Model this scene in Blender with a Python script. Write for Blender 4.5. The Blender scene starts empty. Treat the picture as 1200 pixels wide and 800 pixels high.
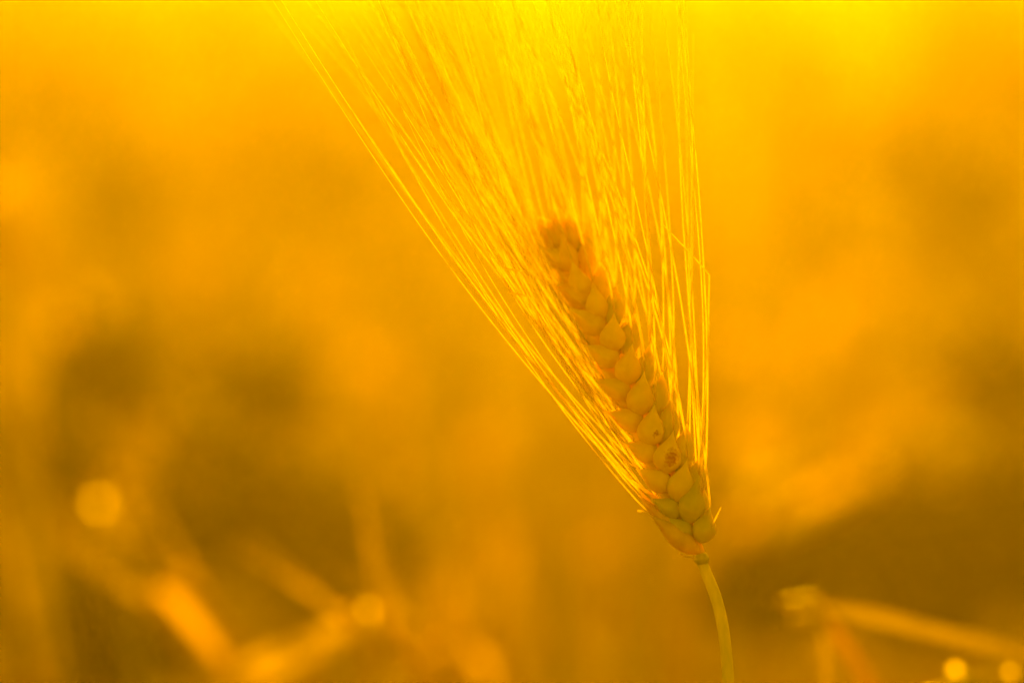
import bpy, bmesh, math, random
import numpy as np
from mathutils import Vector, Matrix, noise

# ------------------------------------------------------------------ scene, camera, light
S = bpy.context.scene
COL = S.collection
R = math.radians
random.seed(7)

CAM_Z = 1.0
PITCH = R(9.6)
cam_d = bpy.data.cameras.new('camera')
cam = bpy.data.objects.new('camera', cam_d); COL.objects.link(cam)
cam.location = (0, 0, CAM_Z)
cam.rotation_euler = (R(90) - PITCH, 0, 0)
cam_d.lens = 100; cam_d.sensor_width = 36
cam_d.clip_start = 0.02; cam_d.clip_end = 3000
cam_d.dof.use_dof = True
cam_d.dof.focus_distance = 0.668
cam_d.dof.aperture_fstop = 2.8
S.camera = cam

SUN_EL, SUN_AZ = R(11.0), R(1.3)          # azimuth clockwise from +Y
w = bpy.data.worlds.new('World'); S.world = w; w.use_nodes = True
nt = w.node_tree; bg = nt.nodes['Background']
sky = nt.nodes.new('ShaderNodeTexSky'); sky.sky_type = 'NISHITA'; sky.sun_disc = False
sky.sun_elevation = SUN_EL; sky.sun_rotation = SUN_AZ
sky.dust_density = 1.5; sky.air_density = 1.0
mul = nt.nodes.new('ShaderNodeMix'); mul.data_type = 'RGBA'; mul.blend_type = 'MULTIPLY'
mul.inputs[0].default_value = 1.0
nt.links.new(sky.outputs[0], mul.inputs[6]); mul.inputs[7].default_value = (1.0, 0.43, 0.0, 1)   # the golden evening air
nt.links.new(mul.outputs[2], bg.inputs[0]); bg.inputs[1].default_value = 0.15

sun_d = bpy.data.lights.new('sun', 'SUN'); sun = bpy.data.objects.new('sun', sun_d); COL.objects.link(sun)
sun_d.energy = 5.0; sun_d.angle = R(0.6); sun_d.color = (1.0, 0.435, 0.0)
sd = Vector((math.sin(SUN_AZ)*math.cos(SUN_EL), math.cos(SUN_AZ)*math.cos(SUN_EL), math.sin(SUN_EL)))
sun.rotation_euler = sd.to_track_quat('Z', 'Y').to_euler()

vs = S.view_settings
vs.view_transform = 'Standard'; vs.look = 'None'; vs.gamma = 1; vs.use_curve_mapping = False
vs.exposure = 1.62
cy = S.cycles
cy.use_denoising = True
try: cy.denoiser = 'OPENIMAGEDENOISE'
except Exception: pass
cy.use_adaptive_sampling = False
cy.max_bounces = 7; cy.diffuse_bounces = 4; cy.glossy_bounces = 2; cy.transmission_bounces = 4; cy.volume_bounces = 1
cy.sample_clamp_indirect = 4
cy.caustics_reflective = False; cy.caustics_refractive = False

# ------------------------------------------------------------------ helpers
CR = cam.rotation_euler.to_matrix()
def at(px, py, d):
    """photo pixel (1200x800) at distance d along the lens axis -> world point"""
    return Vector((0, 0, CAM_Z)) + CR @ (Vector(((px-600)/1200*0.36, (400-py)/1200*0.36, -1))*d)

def link(name, me, mat, parent=None, smooth=True):
    if smooth:
        me.polygons.foreach_set('use_smooth', [True]*len(me.polygons))
    o = bpy.data.objects.new(name, me); COL.objects.link(o)
    if mat is not None: me.materials.append(mat)
    if parent is not None:
        o.parent = parent
        me.transform(Matrix.Translation(-root_of(parent).location))
    return o
def root_of(o):
    while o.parent: o = o.parent
    return o
def tag(o, label=None, cat=None, group=None, kind=None):
    for k, v in (('label', label), ('category', cat), ('group', group), ('kind', kind)):
        if v: o[k] = v
def empty(name, loc):
    o = bpy.data.objects.new(name, None); COL.objects.link(o); o.location = loc
    o.empty_display_size = 0.02
    return o
def mesh(name, V, F):
    me = bpy.data.meshes.new(name); me.from_pydata([tuple(v) for v in V], [], F); me.update(); return me

def bez(P, n):
    """smooth curve through points P (chord-length Hermite), n samples per span"""
    P = [Vector(p) for p in P]; N = len(P)
    D = [max(1e-6, (P[i+1]-P[i]).length) for i in range(N-1)]
    T = []
    for i in range(N):
        if i == 0: T.append((P[1]-P[0])/D[0])
        elif i == N-1: T.append((P[-1]-P[-2])/D[-1])
        else: T.append(((P[i+1]-P[i])/D[i]*D[i-1]+(P[i]-P[i-1])/D[i-1]*D[i])/(D[i]+D[i-1]))
    out = []
    for i in range(N-1):
        for k in range(n):
            t = k/n; t2 = t*t; t3 = t2*t
            out.append(P[i]*(2*t3-3*t2+1)+T[i]*(D[i]*(t3-2*t2+t))+P[i+1]*(-2*t3+3*t2)+T[i+1]*(D[i]*(t3-t2)))
    out.append(P[-1]); return out
def tube(pts, rad, sides=6, jitter=0, flat=1.0, fdir=None):
    """tapered tube along pts; rad: function of t in 0..1"""
    V, F = [], []
    n = len(pts)
    up = Vector((0.3, -1, 0.2)).normalized() if fdir is None else fdir
    for i, p in enumerate(pts):
        t = (pts[min(i+1, n-1)]-pts[max(i-1, 0)])
        if t.length < 1e-9: t = Vector((0, 0, 1))
        t.normalize()
        u = (up - t*up.dot(t)).normalized(); v = t.cross(u)
        r = rad(i/(n-1))
        if jitter: r *= 1+random.uniform(-jitter, jitter)
        for k in range(sides):
            a = 2*math.pi*k/sides
            V.append(p + u*(r*flat*math.cos(a)) + v*(r*math.sin(a)))
    for i in range(n-1):
        for k in range(sides):
            a = i*sides+k; b = i*sides+(k+1) % sides
            F.append((a, b, b+sides, a+sides))
    F.append(tuple(range(sides))[::-1]); F.append(tuple(range((n-1)*sides, n*sides)))
    return V, F

# ------------------------------------------------------------------ materials
def plant_mat(name, c1, c2, transl=0.45, rough=0.45, scale=300, bump=0.15, spec=0.5, tcol=None, stretch=(1, 1, 1), sss=0.0, spot=None):
    m = bpy.data.materials.new(name); m.use_nodes = True; t = m.node_tree; n = t.nodes
    out = n['Material Output']; p = n['Principled BSDF']
    tc = n.new('ShaderNodeTexCoord'); mp = n.new('ShaderNodeMapping'); mp.inputs['Scale'].default_value = stretch
    t.links.new(tc.outputs['Object'], mp.inputs[0])
    no = n.new('ShaderNodeTexNoise'); no.inputs['Scale'].default_value = scale; no.inputs['Detail'].default_value = 5
    t.links.new(mp.outputs[0], no.inputs['Vector'])
    cr = n.new('ShaderNodeValToRGB'); cr.color_ramp.elements[0].color = (*c1, 1); cr.color_ramp.elements[1].color = (*c2, 1)
    cr.color_ramp.elements[0].position = 0.3; cr.color_ramp.elements[1].position = 0.7
    t.links.new(no.outputs[0], cr.inputs[0])
    col = cr.outputs[0]
    if spot:      # brown blemish with a shape of its own: (centre, radius, colour)
        for c, r, sc in spot:
            vm = n.new('ShaderNodeVectorMath'); vm.operation = 'DISTANCE'; vm.inputs[1].default_value = c
            nz = n.new('ShaderNodeTexNoise'); nz.inputs['Scale'].default_value = 1400; nz.inputs['Detail'].default_value = 4
            ad = n.new('ShaderNodeMath'); ad.operation = 'MULTIPLY_ADD'; ad.inputs[1].default_value = r*1.9
            t.links.new(tc.outputs['Object'], vm.inputs[0]); t.links.new(tc.outputs['Object'], nz.inputs['Vector'])
            t.links.new(nz.outputs[0], ad.inputs[0]); t.links.new(vm.outputs['Value'], ad.inputs[2])
            mr = n.new('ShaderNodeMapRange'); mr.inputs['From Min'].default_value = r*1.2; mr.inputs['From Max'].default_value = r*2.1
            mr.inputs['To Min'].default_value = 1; mr.inputs['To Max'].default_value = 0
            t.links.new(ad.outputs[0], mr.inputs['Value'])
            mx = n.new('ShaderNodeMix'); mx.data_type = 'RGBA'; mx.inputs[7].default_value = (*sc, 1)
            t.links.new(mr.outputs[0], mx.inputs[0]); t.links.new(col, mx.inputs[6]); col = mx.outputs[2]
    t.links.new(col, p.inputs['Base Color'])
    p.inputs['Roughness'].default_value = rough; p.inputs['Specular IOR Level'].default_value = spec
    if sss:
        p.inputs['Subsurface Weight'].default_value = sss; p.inputs['Subsurface Radius'].default_value = (0.004, 0.002, 0.0005)
        p.inputs['Subsurface Scale'].default_value = 1.0
    if bump:
        b = n.new('ShaderNodeBump'); b.inputs['Strength'].default_value = bump; b.inputs['Distance'].default_value = 0.0004
        t.links.new(no.outputs[0], b.inputs['Height']); t.links.new(b.outputs[0], p.inputs['Normal'])
    if transl:
        tr = n.new('ShaderNodeBsdfTranslucent'); mxs = n.new('ShaderNodeMixShader'); mxs.inputs[0].default_value = transl
        if tcol: tr.inputs[0].default_value = (*tcol, 1)
        else: t.links.new(col, tr.inputs[0])
        t.links.new(p.outputs[0], mxs.inputs[1]); t.links.new(tr.outputs[0], mxs.inputs[2]); t.links.new(mxs.outputs[0], out.inputs[0])
    return m
M = {}
M['kernel'] = plant_mat('ripe_husk', (0.80, 0.60, 0.18), (0.92, 0.71, 0.25), 0.3, 0.42, 260, 0.3, sss=0.6)
M['green_kernel'] = plant_mat('green_husk', (0.50, 0.48, 0.11), (0.68, 0.58, 0.16), 0.3, 0.42, 260, 0.3, sss=0.6)
M['brown_kernel'] = plant_mat('brown_husk', (0.62, 0.42, 0.12), (0.80, 0.58, 0.18), 0.35, 0.45, 260, 0.3, sss=0.5)
M['veiled_kernel'] = plant_mat('veiled_husk', (0.80, 0.55, 0.17), (0.92, 0.68, 0.24), 0.35, 0.45, 260, 0.3, sss=0.6)  # paler brown: veil of lens flare over the ear top put into colour
M['awn'] = plant_mat('awn_straw', (0.82, 0.68, 0.30), (0.95, 0.84, 0.42), 0.85, 0.28, 900, 0.0, 0.8)
M['dark_awn'] = plant_mat('awn_olive', (0.30, 0.24, 0.07), (0.45, 0.36, 0.12), 0.25, 0.4, 900, 0.0)
M['stem'] = plant_mat('stem_straw', (0.42, 0.42, 0.10), (0.58, 0.54, 0.16), 0.5, 0.38, 400, 0.15, stretch=(1, 1, 0.05))
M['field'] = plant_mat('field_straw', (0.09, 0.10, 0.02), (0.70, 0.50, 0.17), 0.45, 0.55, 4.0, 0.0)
M['leaf'] = plant_mat('leaf_straw', (0.34, 0.28, 0.08), (0.55, 0.42, 0.13), 0.45, 0.4, 60, 0.0)
M['gold'] = plant_mat('dry_straw', (0.55, 0.38, 0.12), (0.72, 0.52, 0.18), 0.55, 0.35, 60, 0.0)
M['dull_leaf'] = plant_mat('dull_leaf', (0.30, 0.22, 0.06), (0.46, 0.34, 0.10), 0.22, 0.5, 60, 0.0)
M['glint_film'] = plant_mat('thin_glint_film', (0.90, 0.78, 0.45), (0.96, 0.86, 0.55), 0.95, 0.35, 200, 0.0)  # thin translucent sheet for the discs added to make glints

g = bpy.data.materials.new('soil'); g.use_nodes = True
gn = g.node_tree.nodes; gp = gn['Principled BSDF']; no = gn.new('ShaderNodeTexNoise'); no.inputs['Scale'].default_value = 6; no.inputs['Detail'].default_value = 8
cr = gn.new('ShaderNodeValToRGB'); cr.color_ramp.elements[0].color = (0.10, 0.07, 0.03, 1); cr.color_ramp.elements[1].color = (0.26, 0.19, 0.08, 1)
tc = gn.new('ShaderNodeTexCoord'); g.node_tree.links.new(tc.outputs['Object'], no.inputs[0])
g.node_tree.links.new(no.outputs[0], cr.inputs[0]); g.node_tree.links.new(cr.outputs[0], gp.inputs['Base Color']); gp.inputs['Roughness'].default_value = 0.9

# ------------------------------------------------------------------ setting: ground, and haze added for lens flare
def make_ground():
    V, F = [], []
    N = 60
    xs = [math.copysign(abs(i/N)**3, i)*1500 for i in range(-N, N+1)]
    for y in xs:
        for x in xs:
            V.append((x, y, 0.012*noise.noise(Vector((x*1.7, y*1.7, 0))) if abs(x) < 40 and abs(y) < 40 else 0))
    W = len(xs)
    for j in range(W-1):
        for i in range(W-1):
            a = j*W+i; F.append((a, a+1, a+W+1, a+W))
    o = link('ground', mesh('ground', V, F), g); tag(o, kind='structure')
make_ground()

def make_haze(density=0.034):  # added volume; its glow stands in for veiling lens flare
    m = bpy.data.materials.new('flare_haze'); m.use_nodes = True; n = m.node_tree.nodes
    n.remove(n['Principled BSDF'])
    v = n.new('ShaderNodeVolumePrincipled'); v.inputs['Color'].default_value = (0.96, 0.88, 0.7, 1)
    v.inputs['Density'].default_value = density; v.inputs['Anisotropy'].default_value = 0.68
    m.node_tree.links.new(v.outputs[0], n['Material Output'].inputs['Volume'])
    bm = bmesh.new(); bmesh.ops.create_cube(bm, size=1)
    me = bpy.data.meshes.new('haze')
    for q in bm.verts: q.co = Vector((q.co.x*90, q.co.y*90+20, -1.0 if q.co.z < 0 else 1.25))
    bm.to_mesh(me); o = link('haze', me, m, smooth=False); tag(o, kind='stuff')
make_haze()

# ------------------------------------------------------------------ the sharp ear
def kernel_mesh(base, tip, width, depth_r=0.85, curve=0.0, seed=0, blunt=0.36, neck=0.85):
    """pear-shaped husk: round near its base, drawn out to a keeled point at its tip"""
    base = Vector(base); tip = Vector(tip); ax = tip-base; L = ax.length; ax.normalize()
    view = Vector((0, -1, 0.1)); u = (view-ax*view.dot(ax)).normalized(); v = ax.cross(u)
    V, F = [], []; NR, NS = 22, 32
    for i in range(NR+1):
        t = i/NR
        tt = 0.004+0.992*t
        r = math.sin(math.pi*min(1, tt/(2*blunt)))**0.62 if tt < blunt else max(0.03, (0.5+0.5*math.cos(math.pi*min(1, (tt-blunt)/(1-blunt))))**neck)
        c = base+ax*(L*t) + u*(curve*math.sin(math.pi*t)*L)
        for k in range(NS):
            a = 2*math.pi*k/NS
            rr = width*0.5*r*(1+(0.028*math.cos(5*a+seed)+0.010*math.cos(13*a))*math.sin(math.pi*t)+0.02*noise.noise(Vector((seed*3.1, t*4, a))))
            keel = 1+0.10*max(0, math.cos(a))**6*math.sin(math.pi*t)
            V.append(c+u*(rr*depth_r*keel*math.cos(a))+v*(rr*math.sin(a)))
    for i in range(NR):
        for k in range(NS):
            a = i*NS+k; b = i*NS+(k+1) % NS; F.append((a, b, b+NS, a+NS))
    F.append(tuple(range(NS))[::-1]); F.append(tuple(range(NR*NS, (NR+1)*NS)))
    return mesh('kernel', V, F)

def awn_mesh(pts, r0, r1, barbs=True):
    n = len(pts)
    V, F = tube(pts, lambda t: r0*(1-t)**0.8+r1, 5, 0.12)
    # the fine forward-pointing teeth along the awn
    if barbs:
        for i in range(2, n-1):
            for _ in range(2):
                if random.random() < 0.45: continue
                f = random.random(); p = pts[i].lerp(pts[i+1], f) if i+1 < n else pts[i]
                t = (pts[min(i+1, n-1)]-pts[i-1]).normalized()
                a = random.uniform(0, 6.28); s = Vector((math.cos(a), math.sin(a)*0.6, math.sin(a)*0.8)); s = (s-t*s.dot(t)).normalized()
                r = r0*(1-i/n)**0.8+r1; q = t.cross(s)*r*0.5
                k = len(V); V += [p+s*r*0.7+q, p+s*r*0.7-q, p+s*r*0.6+t*r*2.2, p+s*(r*1.55)+t*r*3.2]
                F += [(k, k+1, k+3), (k+1, k+2, k+3), (k+2, k, k+3)]
    return mesh('awn', V, F)

PXM = 0.36/1200*0.668          # metres per photo pixel at the ear
def rach(s):                   # ear axis, s: 0 bottom .. 1 top
    P = [(821, 648), (801, 598), (774, 540), (741, 470), (706, 395), (675, 325), (653, 262)]
    x = s*(len(P)-1); i = min(int(x), len(P)-2); f = x-i
    return P[i][0]*(1-f)+P[i+1][0]*f, P[i][1]*(1-f)+P[i+1][1]*f, 0.668+0.024*s**1.4

def make_hero():
    foot = at(853, 800, 0.664); foot.z = 0.0; foot.x += 0.02; foot.y += 0.03
    root = empty('barley_stalk', foot)
    tag(root, 'sharp golden bearded ear with long fanned awns on a curved green stem', 'cereal stalk')
    # stem
    pts = bez([at(821, 655, .668), at(828, 672, .668), at(838, 697, .667), at(846, 728, .666), at(851, 765, .665), at(854, 805, .664),
               at(856, 900, .664), Vector((foot.x+0.004, foot.y-0.012, 0.5)), foot+Vector((0, 0, -0.01))], 10)
    V, F = tube(pts, lambda t: 0.00128+0.0001*min(1, t*4), 14, 0.01)
    link('stem', mesh('stem', V, F), M['stem'], root)
    # collar under the ear
    pc = bez([at(822, 661, .668), at(822, 655, .668), at(820, 648, .668)], 5)
    V, F = tube(pc, lambda t: 0.0012+0.0006*math.sin(math.pi*t), 14, 0.04)
    link('collar', mesh('collar', V, F), M['stem'], root)
    rp = [at(*rach(s/24)) for s in range(25)]
    V, F = tube(rp, lambda t: 0.0011*(1-0.5*t), 8, 0.15)
    link('rachis', mesh('rachis', V, F), M['brown_kernel'], root)

    # florets in view: base px, tip px (where the awn leaves), width px, depth offset mm (- towards camera), material, side
    K = [
     # left column: blunt end at the right, pointed to the upper left
     (812,628, 778,604, 21, -2.2, 'green_kernel', 'L'), (800,603, 758,582, 23, -2.6, 'green_kernel', 'L'),
     (788,572, 742,547, 26, -3.0, 'kernel', 'L'), (773,537, 728,516, 25, -3.0, 'kernel', 'L'),
     (756,500, 706,480, 26, -3.0, 'kernel', 'L'), (740,464, 694,442, 25, -3.0, 'kernel', 'L'),
     (726,426, 682,402, 26, -3.0, 'kernel', 'L'), (710,390, 664,358, 27, -2.8, 'kernel', 'L'),
     (694,357, 645,330, 25, -2.5, 'veiled_kernel', 'L'), (674,313, 630,288, 24, -2.0, 'kernel', 'L'),
     (664,290, 628,258, 20, -1.5, 'veiled_kernel', 'L'),
     # middle column: round below, pointed upwards
     (821,636, 833,588, 27, -2.8, 'green_kernel', 'M'), (806,613, 820,552, 31, -3.6, 'green_kernel', 'M'),
     (793,588, 806,534, 31, -4.0, 'kernel', 'M'), (778,555, 790,500, 32, -4.2, 'stain_kernel', 'M'),
     (760,524, 768,468, 31, -4.4, 'spot_kernel', 'M'), (747,488, 756,430, 31, -4.4, 'kernel', 'M'),
     (732,452, 742,398, 31, -4.4, 'kernel', 'M'), (716,414, 720,362, 30, -4.4, 'kernel', 'M'),
     (702,378, 694,326, 27, -3.6, 'kernel', 'M'), (686,352, 668,300, 27, -3.0, 'kernel', 'M'),
     (672,320, 656,270, 24, -2.4, 'veiled_kernel', 'M'), (664,296, 644,246, 19, -1.6, 'veiled_kernel', 'M'),
     (657,270, 647,230, 14, -1.0, 'veiled_kernel', 'M'),
     (676,300, 660,244, 18, -0.8, 'veiled_kernel', 'M'),
     # right column: slimmer, greener, half behind the awns
     (812,585, 821,530, 25, -1.2, 'green_kernel', 'R'), (797,556, 806,492, 25, -1.6, 'green_kernel', 'R'),
     (780,524, 788,462, 26, -1.8, 'green_kernel', 'R'), (767,492, 777,432, 26, -1.8, 'green_kernel', 'R'),
     (752,456, 762,400, 25, -1.8, 'green_kernel', 'R'), (735,420, 744,364, 24, -1.8, 'green_kernel', 'R'),
     (718,388, 722,330, 24, -1.4, 'green_kernel', 'R'), (704,356, 704,304, 23, -1.0, 'kernel', 'R'),
     (690,328, 684,272, 21, -0.6, 'veiled_kernel', 'R'),
     # long papery glumes at the foot of the ear
     (819,648, 757,598, 24, -1.8, 'brown_kernel', 'L'), (808,638, 742,574, 20, -0.4, 'brown_kernel', 'L'), (800,625, 735,556, 20, 0.8, 'kernel', 'L'),
    ]
    # the far side of the ear
    rnd = random.Random(5)
    for i in range(15):
        s = 0.05+0.88*i/14; x, y, d = rach(s)
        K.append((x-2, y, x-34+rnd.uniform(-4, 4), y-24, 23, 3.0, 'kernel', 'L'))
        K.append((x+4, y, x+6+rnd.uniform(-4, 4), y-50, 26, 4.2, 'kernel', 'M'))
        if i % 2: K.append((x+9, y-2, x+18, y-48, 23, 1.6, 'green_kernel', 'R'))
    for i in range(18):
        s = 0.04+0.9*i/17; x, y, d = rach(s)
        K.append((x-8, y-6, x-36, y-34, 18, 0.6, 'kernel', 'L'))

    # awn directions at their far ends (degrees in the picture plane, 90 = up)
    for i, (bx, by, tx, ty, wd, dz, mt, side) in enumerate(K):
        s = min(1, max(0, (648-by)/386)); d = rach(s)[2]
        B = at(bx, by, d+dz*0.001*0.6); T = at(tx, ty, d+dz*0.001)
        if mt in ('spot_kernel', 'stain_kernel'):
            if mt == 'spot_kernel':
                c = at(770, 509, d-0.0068)-root.location; sp = [(tuple(c), 0.0011, (0.32, 0.07, 0.015))]
            else:
                c = at(789, 534, d-0.0068)-root.location; c2 = at(786, 543, d-0.0068)-root.location
                sp = [(tuple(c), 0.0021, (0.45, 0.13, 0.02)), (tuple(c2), 0.0016, (0.50, 0.16, 0.02))]
            mat = plant_mat(mt, (0.80, 0.60, 0.18), (0.92, 0.71, 0.25), 0.3, 0.42, 260, 0.3, sss=0.6, spot=sp)
        else: mat = M[mt]
        k = link('kernel', kernel_mesh(B, T, wd*PXM*1.05, 0.85, 0.04 if side == 'M' else 0.02, i, 0.34 if side != 'R' else 0.42, 1.2 if side == 'M' else 0.95), mat, root)
        if mt == 'spot_kernel': k['label'] = 'husk with a small dark brown spot'
        if mt == 'stain_kernel': k['label'] = 'husk with a reddish brown stain'
        if mt in ('green_kernel', 'brown_kernel'): k['label'] = 'greenish husk' if mt[0] == 'g' else 'brownish husk'
        # awn
        if side == 'L':
            a_end = 127.5-11*s-16*rnd.random()**1.6; Lm = rnd.uniform(580, 860)*(1-0.15*s)
            a_beg = math.degrees(math.atan2(by-ty, tx-bx))-4
            a_beg = a_beg*0.45+a_end*0.55+3 if s < 0.72 else a_end+2
        elif side == 'M':
            a_end = 118-2*s-21*rnd.random(); Lm = rnd.uniform(480, 880)
            a_beg = (80+12*s)*0.5+a_end*0.5 if s < 0.6 else (80+12*s)*0.15+a_end*0.85
        else:
            a_end = 93+2*s+rnd.gauss(0, 2.8); Lm = rnd.uniform(430, 800)
            a_beg = 86+6*s
        if bx > 808: a_end = 92.5+rnd.gauss(0, 0.6) if side == 'M' else a_end; 
        a0, a1 = R(a_beg), R(a_end)
        dd = rnd.uniform(-0.022, 0.030)
        pp = []; x, y = tx, ty; NP = 34
        sway = rnd.gauss(0, 7); ph = rnd.uniform(0, 6)
        for q in range(NP+1):
            t = q/NP
            dep = d+dz*0.001+dd*t*t+0.012*s*t
            pp.append(at(x+2.2*math.sin(ph+4.5*t)*min(1, 3*t), y, dep))
            a = a0+(a1-a0)*min(1, t*1.6)**0.7 + R(sway)*t*t
            x += math.cos(a)*Lm/NP; y -= math.sin(a)*Lm/NP
        pp[0] = B.lerp(T, 0.93)
        dark = rnd.random() < 0.08 and side != 'R' and bx < 790
        link('awn', awn_mesh(pp, rnd.uniform(0.00013, 0.00023), 0.00005), M['dark_awn' if dark else 'awn'], k)
    # the broken awn at the right: up, a sharp kink, and back across
    pk = bez([at(822, 610, .665), at(822, 560, .664), at(824, 500, .663), at(829, 420, .663), at(831, 322, .663)], 8)[:-1] + \
         bez([at(831, 322, .663), at(812, 300, .664), at(790, 277, .665), at(776, 262, .666)], 6)
    b = link('awn', awn_mesh(pk, 0.00028, 0.00009), M['awn'], root); b['label'] = 'broken awn kinked back across the others'
    # stray bits of awn caught across the ear
    for P in ([(592,315,.664),(606,317,.664),(622,318,.664)], [(596,343,.663),(610,345,.662),(628,351,.663)], [(747,598,.663),(755,599,.663),(768,608,.665)],
              [(832,622,.664),(838,608,.664),(845,594,.665)], [(795,648,.664),(803,652,.664),(812,652,.665)], [(735,57,.67),(739,55,.67),(742,56,.67)]):
        link('awn_fragment', awn_mesh(bez([at(*q) for q in P], 6), 0.00020, 0.00008, False), M['awn'], root)
    return root
make_hero()

# ------------------------------------------------------------------ other stalks near enough to be told apart (out of focus)
def near_ear(name_mat, parent, B, T, rad, seed, nawn=16, awn_len=0.11, spread=0.35):
    rnd = random.Random(seed)
    B = Vector(B); T = Vector(T); ax = (T-B); L = ax.length; ax.normalize()
    side = ax.cross(Vector((0, 1, 0.01))).normalized(); dep = ax.cross(side)
    V, F = [], []
    nk = 11
    for i in range(nk):
        t = (i+0.5)/nk
        for sg in (-1, 1):
            c = B+ax*(L*t)+side*(sg*rad*0.55)
            tp = c+ax*(L*0.17)+side*(sg*rad*0.9)+dep*rnd.uniform(-.3, .3)*rad
            me = kernel_mesh(c-ax*L*0.05, tp, rad*1.25*(1-0.35*t), 0.9, 0, seed+i)
            o = len(V); V += [v.co.copy() for v in me.vertices]; F += [tuple(o+q for q in p.vertices) for p in me.polygons]
            bpy.data.meshes.remove(me)
    ear = link('ear', mesh('ear', V, F), name_mat, parent)
    for i in range(nawn):
        t = rnd.random(); sg = rnd.choice((-1, 1))
        p = B+ax*(L*t)+side*(sg*rad*0.9)
        d = (ax+side*(sg*rnd.uniform(0, spread))+dep*rnd.uniform(-spread, spread)).normalized()
        pts = [p+d*(awn_len*q/10)+Vector((0, 0, -0.006*(q/10)**2)) for q in range(11)]
        Va, Fa = tube(pts, lambda t: 0.0003*(1-t)+0.00008, 4)
        link('awn', mesh('awn', Va, Fa), M['awn'], ear)
    return ear

def blade(parent, pts, width, mat, name='leaf', twist=0.0, n=8):
    P = bez(pts, n); V, F = [], []
    N = len(P)
    for i, p in enumerate(P):
        t = (P[min(i+1, N-1)]-P[max(i-1, 0)]).normalized(); f = i/(N-1)
        wv = width*0.5*(min(1, 0.35+2.5*f)*(1-max(0, (f-0.35)/0.65)**2.2)+0.02)
        u = t.cross(Vector((0.15, -1, 0.35))).normalized(); u = Matrix.Rotation(twist*f, 3, t) @ u; nn = t.cross(u)
        for k, (a, b) in enumerate(((-1, 0.18), (-0.5, 0.03), (0, 0), (0.5, 0.03), (1, 0.18))):
            V.append(p+u*(a*wv)+nn*(b*wv))
    for i in range(N-1):
        for k in range(4):
            a = i*5+k; F.append((a, a+1, a+6, a+5))
    return link(name, mesh(name, V, F), mat, parent)

def glint(parent, px, py, d, r):
    """thin round disc added on the stalk to make a glint, glowing as the low sun shines through it"""
    P = at(px, py, d); nrm = (sd+Vector((0, 1, 0))).normalized()
    u = nrm.cross(Vector((0, 0, 1))).normalized(); v = nrm.cross(u)
    V = [P+nrm*r*0.12]; F = []; NS = 18
    for j, (rr, h) in enumerate(((0.4, 0.10), (0.75, 0.05), (1, 0))):
        for k in range(NS):
            a = 2*math.pi*k/NS; V.append(P+nrm*r*h+u*(r*rr*math.cos(a))+v*(r*rr*math.sin(a)))
    for k in range(NS): F.append((0, 1+k, 1+(k+1) % NS))
    for j in range(2):
        for k in range(NS):
            a = 1+j*NS+k; b = 1+j*NS+(k+1) % NS; F.append((a, a+NS, b+NS, b))
    return link('glint_disc', mesh('glint_disc', V, F), M['glint_film'], parent)

def stalk(label, ear_b, ear_t, d0, d1, rad, mat, seed, stem_pts=(), group=None, nawn=16, awn_len=0.11, spread=0.35, stem_mat='stem', leaves=()):
    B = at(*ear_b, d0); T = at(*ear_t, d1)
    foot = Vector((B.x+random.uniform(-.05, .05), B.y+random.uniform(-.02, .08), 0))
    if stem_pts: foot = at(*stem_pts[-1]).copy(); foot.z = 0
    root = empty('barley_stalk', foot); tag(root, label, 'cereal stalk', group or 'blurred cereal stalks behind the sharp ear')
    mid = [at(*p) for p in stem_pts] or [Vector((B.x, B.y, B.z-0.04)), (B*0.5+foot*0.5)+Vector((0.01, 0, 0.05))]
    near_ear(M[mat], root, B, T, rad, seed, nawn, awn_len, spread)
    st = bez([B]+mid+[foot+Vector((0, 0, -0.01))], 8)
    V, F = tube(st, lambda t: 0.0014+0.0006*t, 8); link('stem', mesh('stem', V, F), M[stem_mat], root)
    for (pts, wdt, mt) in leaves: blade(root, [at(*p) for p in pts], wdt, M[mt])
    return root

# lower right: bent stalk with two straps and two added glint discs
r = empty('barley_stalk', at(1010, 900, .80)); r.location.z = 0
tag(r, 'blurred bent dry stalk at the lower right, its leaf folded over to the right', 'cereal stalk', 'blurred cereal stalks behind the sharp ear')
st = bez([at(948, 706, .79), at(975, 735, .79), at(1004, 775, .795), at(1030, 830, .80), at(1060, 1000, .80), Vector((r.location.x+.01, r.location.y, .4)), r.location+Vector((0, 0, -.01))], 8)
V, F = tube(st, lambda t: 0.0017, 8); link('stem', mesh('stem', V, F), M['gold'], r)
blade(r, [at(944, 706, .79), at(1010, 718, .79), at(1090, 738, .79), at(1200, 765, .79), at(1290, 800, .79)], 0.0042, M['dull_leaf'])
blade(r, [at(950, 700, .79), at(962, 730, .785), at(968, 770, .785), at(964, 830, .79)], 0.0038, M['dull_leaf'])
near_ear(M['gold'], r, at(962, 712, .79), at(925, 716, .80), 0.0028, 3, 0, 0.06, 0.6)
r = empty('barley_stalk', at(1150, 900, .80)); r.location.z = 0
tag(r, 'blurred stalk with two added round glint discs in the bottom right corner', 'cereal stalk', 'blurred cereal stalks behind the sharp ear')
st = bez([at(1120, 790, .79), at(1140, 830, .79), at(1150, 900, .80), Vector((r.location.x, r.location.y, .4)), r.location+Vector((0, 0, -.01))], 8)
V, F = tube(st, lambda t: 0.0022, 8); link('stem', mesh('stem', V, F), M['stem'], r)
near_ear(M['leaf'], r, at(1085, 835, .79), at(1160, 812, .79), 0.004, 5, 4, 0.025, 0.5)
glint(r, 1119, 783, .781, 0.0011); glint(r, 1184, 786, .781, 0.0011)

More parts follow.
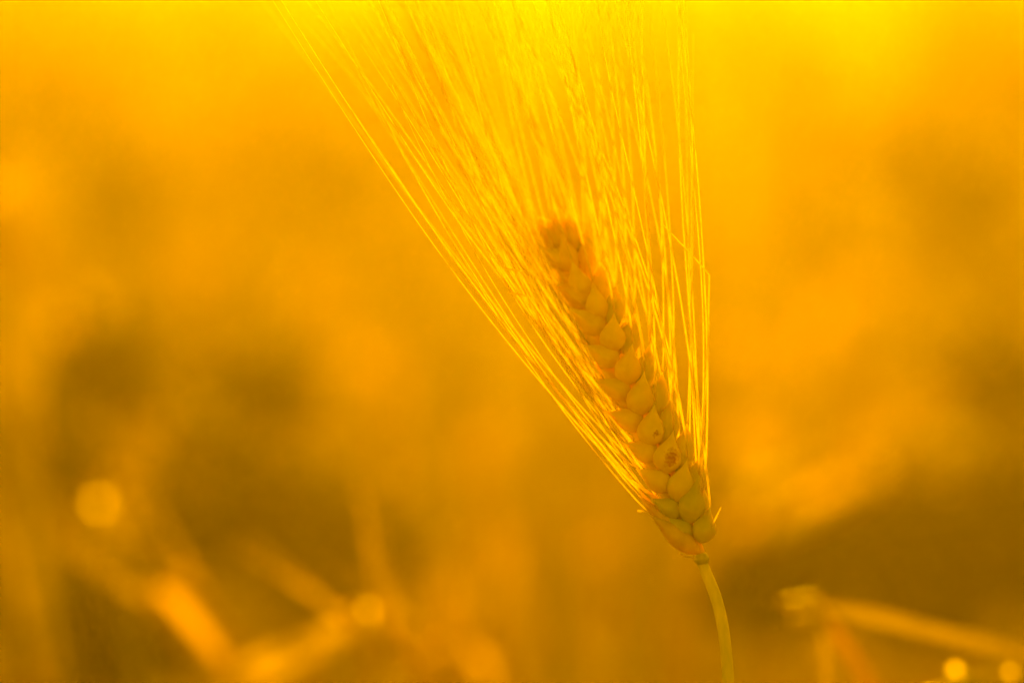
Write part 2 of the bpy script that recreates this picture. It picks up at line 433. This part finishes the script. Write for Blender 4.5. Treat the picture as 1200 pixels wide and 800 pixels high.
stalk('blurred bright ear drooping to the upper left near the lower left corner', (262, 770), (196, 690), .90, .90, .0062, 'gold', 11,
      ((300, 800, .90), (330, 900, .91)), stem_mat='gold', nawn=6, awn_len=0.05,
      leaves=((((184, 688, .90), (206, 715, .90), (240, 755, .90), (285, 815, .90)), 0.009, 'gold'), (((262, 815, .90), (330, 775, .90), (400, 738, .90), (465, 708, .91)), 0.007, 'leaf'), (((240, 830, .9), (300, 775, .9), (350, 760, .9), (420, 742, .9)), 0.005, 'leaf')))
r = stalk('blurred stalk with a pale round glint at the middle left', (155, 730), (130, 640), .98, .98, .0045, 'leaf', 12, ((165, 790, .98), (160, 900, .98)), nawn=6, awn_len=.05, spread=.6)
glint(r, 117, 590, .97, .0021)
r = stalk('blurred stalk with one golden glint left of centre near the bottom edge', (455, 790), (425, 710), .86, .86, .0045, 'gold', 13, ((470, 900, .88),), nawn=6, awn_len=.05, spread=.6)
glint(r, 435, 713, .86, .0018)
r = stalk('blurred stalk cut by the left edge of the picture, pale glint on its ear', (30, 330), (-12, 215), 1.12, 1.12, .006, 'gold', 14, ((60, 500, 1.12), (70, 900, 1.12)), nawn=8, awn_len=.05, spread=.6)
glint(r, -2, 225, 1.10, .0032)
stalk('blurred wide bright ear sweeping up to the right, right of the sharp ear', (885, 612), (1020, 545), 1.10, 1.12, .0085, 'gold', 15, ((800, 700, 1.1), (790, 900, 1.12)), stem_mat='gold', nawn=14, awn_len=.09,
      leaves=((((830, 650, 1.15), (900, 600, 1.15), (980, 560, 1.15), (1060, 545, 1.15)), 0.014, 'gold'),))
stalk('blurred olive stem standing at the lower left edge of the picture', (40, 600), (0, 470), 1.0, 1.02, .005, 'leaf', 16, ((60, 680, 1.0), (80, 900, 1.0)), nawn=8,
      leaves=((((80, 830, 1.0), (50, 700, 1.0), (10, 600, 1.0)), 0.010, 'leaf'),))
stalk('blurred golden ear leaning left below the centre of the picture', (560, 860), (505, 730), .95, .95, .0055, 'gold', 17, ((575, 960, .96),), nawn=8, awn_len=.05, spread=.8)
stalk('blurred golden ear standing upright, left of the sharp stem', (655, 800), (640, 600), 1.12, 1.12, .0055, 'leaf', 18, ((660, 960, 1.12),), nawn=8, awn_len=.06, spread=.7)
stalk('blurred ear in the far lower left corner', (75, 900), (25, 790), .92, .92, .0055, 'gold', 19, ((90, 1000, .92),), nawn=8)

stalk('blurred golden ear drooping just above the corner-ward bright sweep at the right', (880, 600), (1040, 560), 1.16, 1.18, .0085, 'gold', 25, ((830, 700, 1.16), (800, 900, 1.16)), stem_mat='gold', nawn=14, awn_len=.09,
      leaves=((((810, 660, 1.12), (880, 625, 1.12), (960, 590, 1.12), (1040, 570, 1.12)), 0.016, 'gold'),))

M['shade_clump'] = plant_mat('shade_green', (0.08, 0.08, 0.015), (0.17, 0.14, 0.025), 0.4, 0.6, 60, 0.0)  # dark green standing in for shade in the gaps of the crop
def shade_clump(label, px, py, d, rpx, n, seed, mat='shade_clump', aspect=1.3):
    """a dark leafy clump added to stand in for a shaded gap in the crop: many small leaves round a branching stem"""
    rnd = random.Random(seed); c = at(px, py, d); rad = rpx*0.36/1200*d
    root = empty('shade_clump', Vector((c.x, c.y, 0))); tag(root, label, 'shade_clump', 'blurred clumps added as shaded patches in the crop')
    V, F = tube(bez([Vector((c.x, c.y, -.01)), Vector((c.x+.01, c.y, c.z*.5)), c+Vector((0, 0, rad*0.8))], 8), lambda t: 0.003*(1-t)+0.0006, 6)
    for k in range(7):
        a = rnd.uniform(0, 6.28); z = rnd.uniform(-1, .5)*rad
        p = c+Vector((0, 0, z)); q = p+Vector((math.cos(a)*rad*.9, math.sin(a)*rad*.9, rad*.6))
        v2, f2 = tube([p, p.lerp(q, .5)+Vector((0, 0, -.1*rad)), q], lambda t: 0.0012*(1-t)+0.0004, 4); o = len(V); V += v2; F += [tuple(o+i for i in f) for f in f2]
    link('stem', mesh('stem', V, F), M['stem'], root)
    V, F = [], []
    for k in range(n):
        while True:
            q = Vector((rnd.uniform(-1, 1), rnd.uniform(-1, 1), rnd.uniform(-1, 1)))
            if q.length < 1 and noise.noise(q*1.8+Vector((seed, 0, 0))) > -0.15: break
        p = c+Vector((q.x*rad, q.y*rad, q.z*rad*aspect)); L = rnd.uniform(.014, .030); wd = L*rnd.uniform(.16, .26)
        d1 = Vector((q.x+rnd.gauss(0, .5), q.y+rnd.gauss(0, .5), .5+rnd.gauss(0, .5))).normalized()
        u = d1.cross(Vector((rnd.gauss(0, 1), rnd.gauss(0, 1), rnd.gauss(0, 1)))).normalized(); nn = d1.cross(u)
        o = len(V); V += [p, p+d1*L*.4+u*wd+nn*L*.05, p+d1*L-nn*L*.12, p+d1*L*.4-u*wd+nn*L*.05, p+d1*L*.45]
        F += [(o, o+1, o+4), (o+1, o+2, o+4), (o+2, o+3, o+4), (o+3, o, o+4)]
    link('foliage', mesh('foliage', V, F), M[mat], root)
W = [('clump added as a shaded patch left of the middle of the left half', 128, 440, 1.35, 45, 150), ('clump added as a shaded patch between the left edge and the sharp ear, at mid height', 305, 465, 1.35, 38, 110),
     ('broad clump added as a shaded patch above the bright drooping ear at the lower left', 250, 610, 1.2, 75, 170), ('clump added as a shaded patch at the left edge, lower half', 25, 560, 1.25, 50, 150),
     ('small clump added as a shaded patch in the bottom left corner', 110, 765, 1.05, 55, 220), ('broad clump added as a shaded patch at the lower right, behind the bent dry stalk', 1085, 660, 1.3, 88, 300),
     ('clump added as a shaded patch just right of the sharp stem near the bottom', 905, 690, 1.25, 55, 260), ('clump added as a shaded patch at the right edge, mid height', 1175, 460, 1.5, 50, 130),
     ('tall clump added as a shaded patch near the right edge, upper half', 1140, 245, 1.9, 52, 300), ('small clump added as a shaded patch right of the sharp ear, upper half', 1040, 190, 1.9, 26, 90),
     ('faint clump added as a shaded patch at the upper left', 140, 235, 2.0, 55, 230), ('faint clump added as a shaded patch at the left edge, upper part', 45, 140, 2.1, 42, 120),
     ('small faint clump added as a shaded patch left of the tip of the sharp ear', 392, 228, 1.9, 24, 70), ('clump added as a shaded patch in the lower right corner', 1190, 640, 1.3, 70, 320),
     ('clump added as a shaded patch left of the bright streak near the bottom, centre left', 395, 660, 1.25, 60, 190)]
for i, (lb, px, py, d, rp, n) in enumerate(W): shade_clump(lb, px, py, 1+(d-1)*(0.5 if py > 300 else 0.8), rp*(1.0 if py > 300 else 0.75), n if py > 300 else n//2, 40+i)

rg = random.Random(77)
for i, (px, py, d) in enumerate([(225, 310, 1.45), (385, 350, 1.5), (450, 430, 1.35), (560, 520, 1.3), (470, 600, 1.2), (600, 640, 1.2), (700, 640, 1.15), (520, 690, 1.1), (330, 560, 1.2),
                                 (900, 420, 1.4), (980, 350, 1.5), (1090, 560, 1.25), (900, 520, 1.25), (60, 380, 1.4), (70, 640, 1.05), (1000, 470, 1.35), (560, 770, .98), (160, 520, 1.15)]):
    sx = rg.choice((-1, 1)); lx = rg.uniform(20, 60)*sx; ly = rg.uniform(20, 70)
    stalk('blurred golden stalk with a glowing leaf, one of many melting together behind the sharp ear', (px+10, py+40), (px-10*sx, py-40), d, d+.02, .0045, 'gold', 300+i, (),
          'blurred golden stalks melting together behind the sharp ear', nawn=4, awn_len=.05, spread=.7, stem_mat='gold',
          leaves=((((px-lx*.6, py+ly, d), (px, py, d-.01), (px+lx*.8, py-ly*.3, d), (px+lx*1.4, py+ly*.2, d+.01)), rg.uniform(.008, .012)*(1 if d > 1.21 else .5), 'gold'),))

# ------------------------------------------------------------------ the rest of the field
def plant_template(seed, lod):
    """one plant with its ear at the top; height 1 unit = scaled later. returns verts, faces in metres, height about .85"""
    rnd = random.Random(seed); V, F = [], []
    def add(vf):
        o = len(V); V.extend(vf[0]); F.extend([tuple(o+i for i in f) for f in vf[1]])
    H = 0.78; lean = rnd.uniform(-.06, .06); ly = rnd.uniform(-.05, .05)
    sp = [Vector((lean*(t**2), ly*t*t, H*t)) for t in ([0, .35, .7, .9, 1] if lod else [0, .5, 1])]
    add(tube(sp, lambda t: 0.0021-0.0006*t, 5 if lod > 1 else 3))
    droop = rnd.uniform(0.0, 1.5); az = rnd.uniform(0, 6.28)
    ax = Vector((math.cos(az)*math.sin(droop), math.sin(az)*math.sin(droop), math.cos(droop)))
    B = sp[-1]; n = 8 if lod > 1 else 4
    ep = [B+(Vector((0, 0, 1)).lerp(ax, min(1, 0.3+i/n)))*(0.085*i/n) for i in range(n+1)]
    def er(t): return 0.0042*(0.35+math.sin(math.pi*min(1, t*0.9+0.08))**0.6)*(1+(0.25 if int(t*8) % 2 else -0.1))
    add(tube(ep, er, 7 if lod > 1 else 4, 0.1))
    na = (18, 12, 6)[2-lod]
    for i in range(na):
        p = ep[rnd.randrange(1, n+1)]; a = rnd.uniform(0, 6.28)
        d = (ax+Vector((math.cos(a), math.sin(a), rnd.uniform(-.3, .6)))*rnd.uniform(.08, .32)).normalized()
        L = rnd.uniform(.08, .13)
        add(tube([p, p+d*L*.5, p+d*L+Vector((0, 0, -.008))], lambda t: (0.0005 if lod > 1 else 0.0008)*(1-t)+0.0001, 3))
    for i in range(3 if lod else 2):
        z0 = H*rnd.uniform(.25, .85); a = rnd.uniform(0, 6.28); L = rnd.uniform(.12, .24); d = Vector((math.cos(a), math.sin(a), 0)); u = Vector((-d.y, d.x, 0))
        b = Vector((lean*(z0/H)**2, ly*(z0/H)**2, z0)); o = len(V); m = 5 if lod else 3
        for k in range(m):
            t = k/(m-1); c = b+d*(L*t*0.8)+Vector((0, 0, L*(0.9*t-1.5*t*t))); wd = 0.0055*(1-t*t)+0.0006
            V.extend([c-u*wd, c+Vector((0, 0, -0.0012)), c+u*wd])
        for k in range(m-1):
            for j in (0, 1): F.append((o+3*k+j, o+3*k+j+1, o+3*k+4+j, o+3*k+3+j))
    return np.array([tuple(v) for v in V], dtype=np.float32), F

def height_at(x, y):
    """how tall the crop stands here: gentle waves plus a few thin or lodged patches"""
    h = 0.035*noise.noise(Vector((x*1.1, y*0.8, 3.1)))+0.025*noise.noise(Vector((x*4.0, y*3.0, 7.7)))
    return h

LIT = [at(117, 590, .97), at(435, 713, .86), at(1120, 784, .79), at(1184, 787, .79), at(-2, 225, 1.10), at(854, 800, .664), at(848, 740, .664),
       at(210, 710, .9), at(350, 750, .9), at(960, 712, .79), at(1080, 735, .79), at(950, 570, 1.1), at(1000, 560, 1.15)]
def keep_lit(x, y, hh):
    """plants are left out or lowered to let the low sun in to the added glint discs and the stalks"""
    for p in LIT:
        t = (y-p.y)
        if t < -0.02: continue
        if abs(x-(p.x+math.tan(SUN_AZ)*t)) < 0.05 and hh*0.97 > p.z+math.tan(SUN_EL)*t-0.02:
            return None if rnd_l.random() < 0.8 or t < 0.3 else hh*0.85
    return hh
rnd_l = random.Random(9)
def field():
    rnd = random.Random(3)
    tmpl = {l: [plant_template(100*l+i, l) for i in range(10)] for l in (2, 1, 0)}
    Vs, loops, sizes, off = [], [], [], 0
    def put(l, x, y, sc, hs):
        nonlocal off
        v, f = tmpl[l][rnd.randrange(10)]; a = rnd.uniform(0, 6.28); c, s = math.cos(a), math.sin(a)
        q = np.empty_like(v); q[:, 0] = (v[:, 0]*c-v[:, 1]*s)*sc+x; q[:, 1] = (v[:, 0]*s+v[:, 1]*c)*sc+y; q[:, 2] = v[:, 2]*hs
        Vs.append(q)
        for face in f: loops.extend([i+off for i in face]); sizes.append(len(face))
        off += len(v)
    def strip(y0, y1, dens, l, sc):
        wd = lambda y: 0.28+y*0.30
        area = (y1-y0)*(wd(y0)+wd(y1)); n = int(area*dens)
        for _ in range(n):
            y = math.sqrt(rnd.uniform(y0*y0, y1*y1)); x = rnd.uniform(-wd(y), wd(y))
            hh = 0.98+height_at(x, y)*1.6+rnd.gauss(0, 0.035)
            if y < 1.1: hh = min(hh, 0.93)
            if noise.noise(Vector((x*2.2+5, y*1.4, 0))) < -0.42 and y < 4: hh *= 0.92
            if y < 1.45: hh = min(hh, rnd.uniform(.84, .93))
            hh = keep_lit(x, y, hh)
            if hh: put(l, x, y, sc, hh)
    strip(1.08, 1.45, 80, 2, 1.0)
    strip(1.45, 2.6, 150, 2, 1.0)
    strip(2.6, 7, 110, 1, 1.0)
    strip(7, 22, 26, 0, 1.3)
    strip(22, 60, 4, 0, 2.2)
    A = np.concatenate(Vs); me = bpy.data.meshes.new('wheat_field')
    me.vertices.add(len(A)); me.vertices.foreach_set('co', A.ravel())
    sz = np.array(sizes, dtype=np.int32); st = np.concatenate([[0], np.cumsum(sz)[:-1]]).astype(np.int32)
    me.loops.add(len(loops)); me.loops.foreach_set('vertex_index', np.array(loops, dtype=np.int32))
    me.polygons.add(len(sz)); me.polygons.foreach_set('loop_start', st); me.polygons.foreach_set('loop_total', sz)
    me.update(calc_edges=True); me.validate()
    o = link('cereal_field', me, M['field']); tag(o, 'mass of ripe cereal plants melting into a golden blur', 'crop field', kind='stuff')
    print('field faces', len(sz))
field()
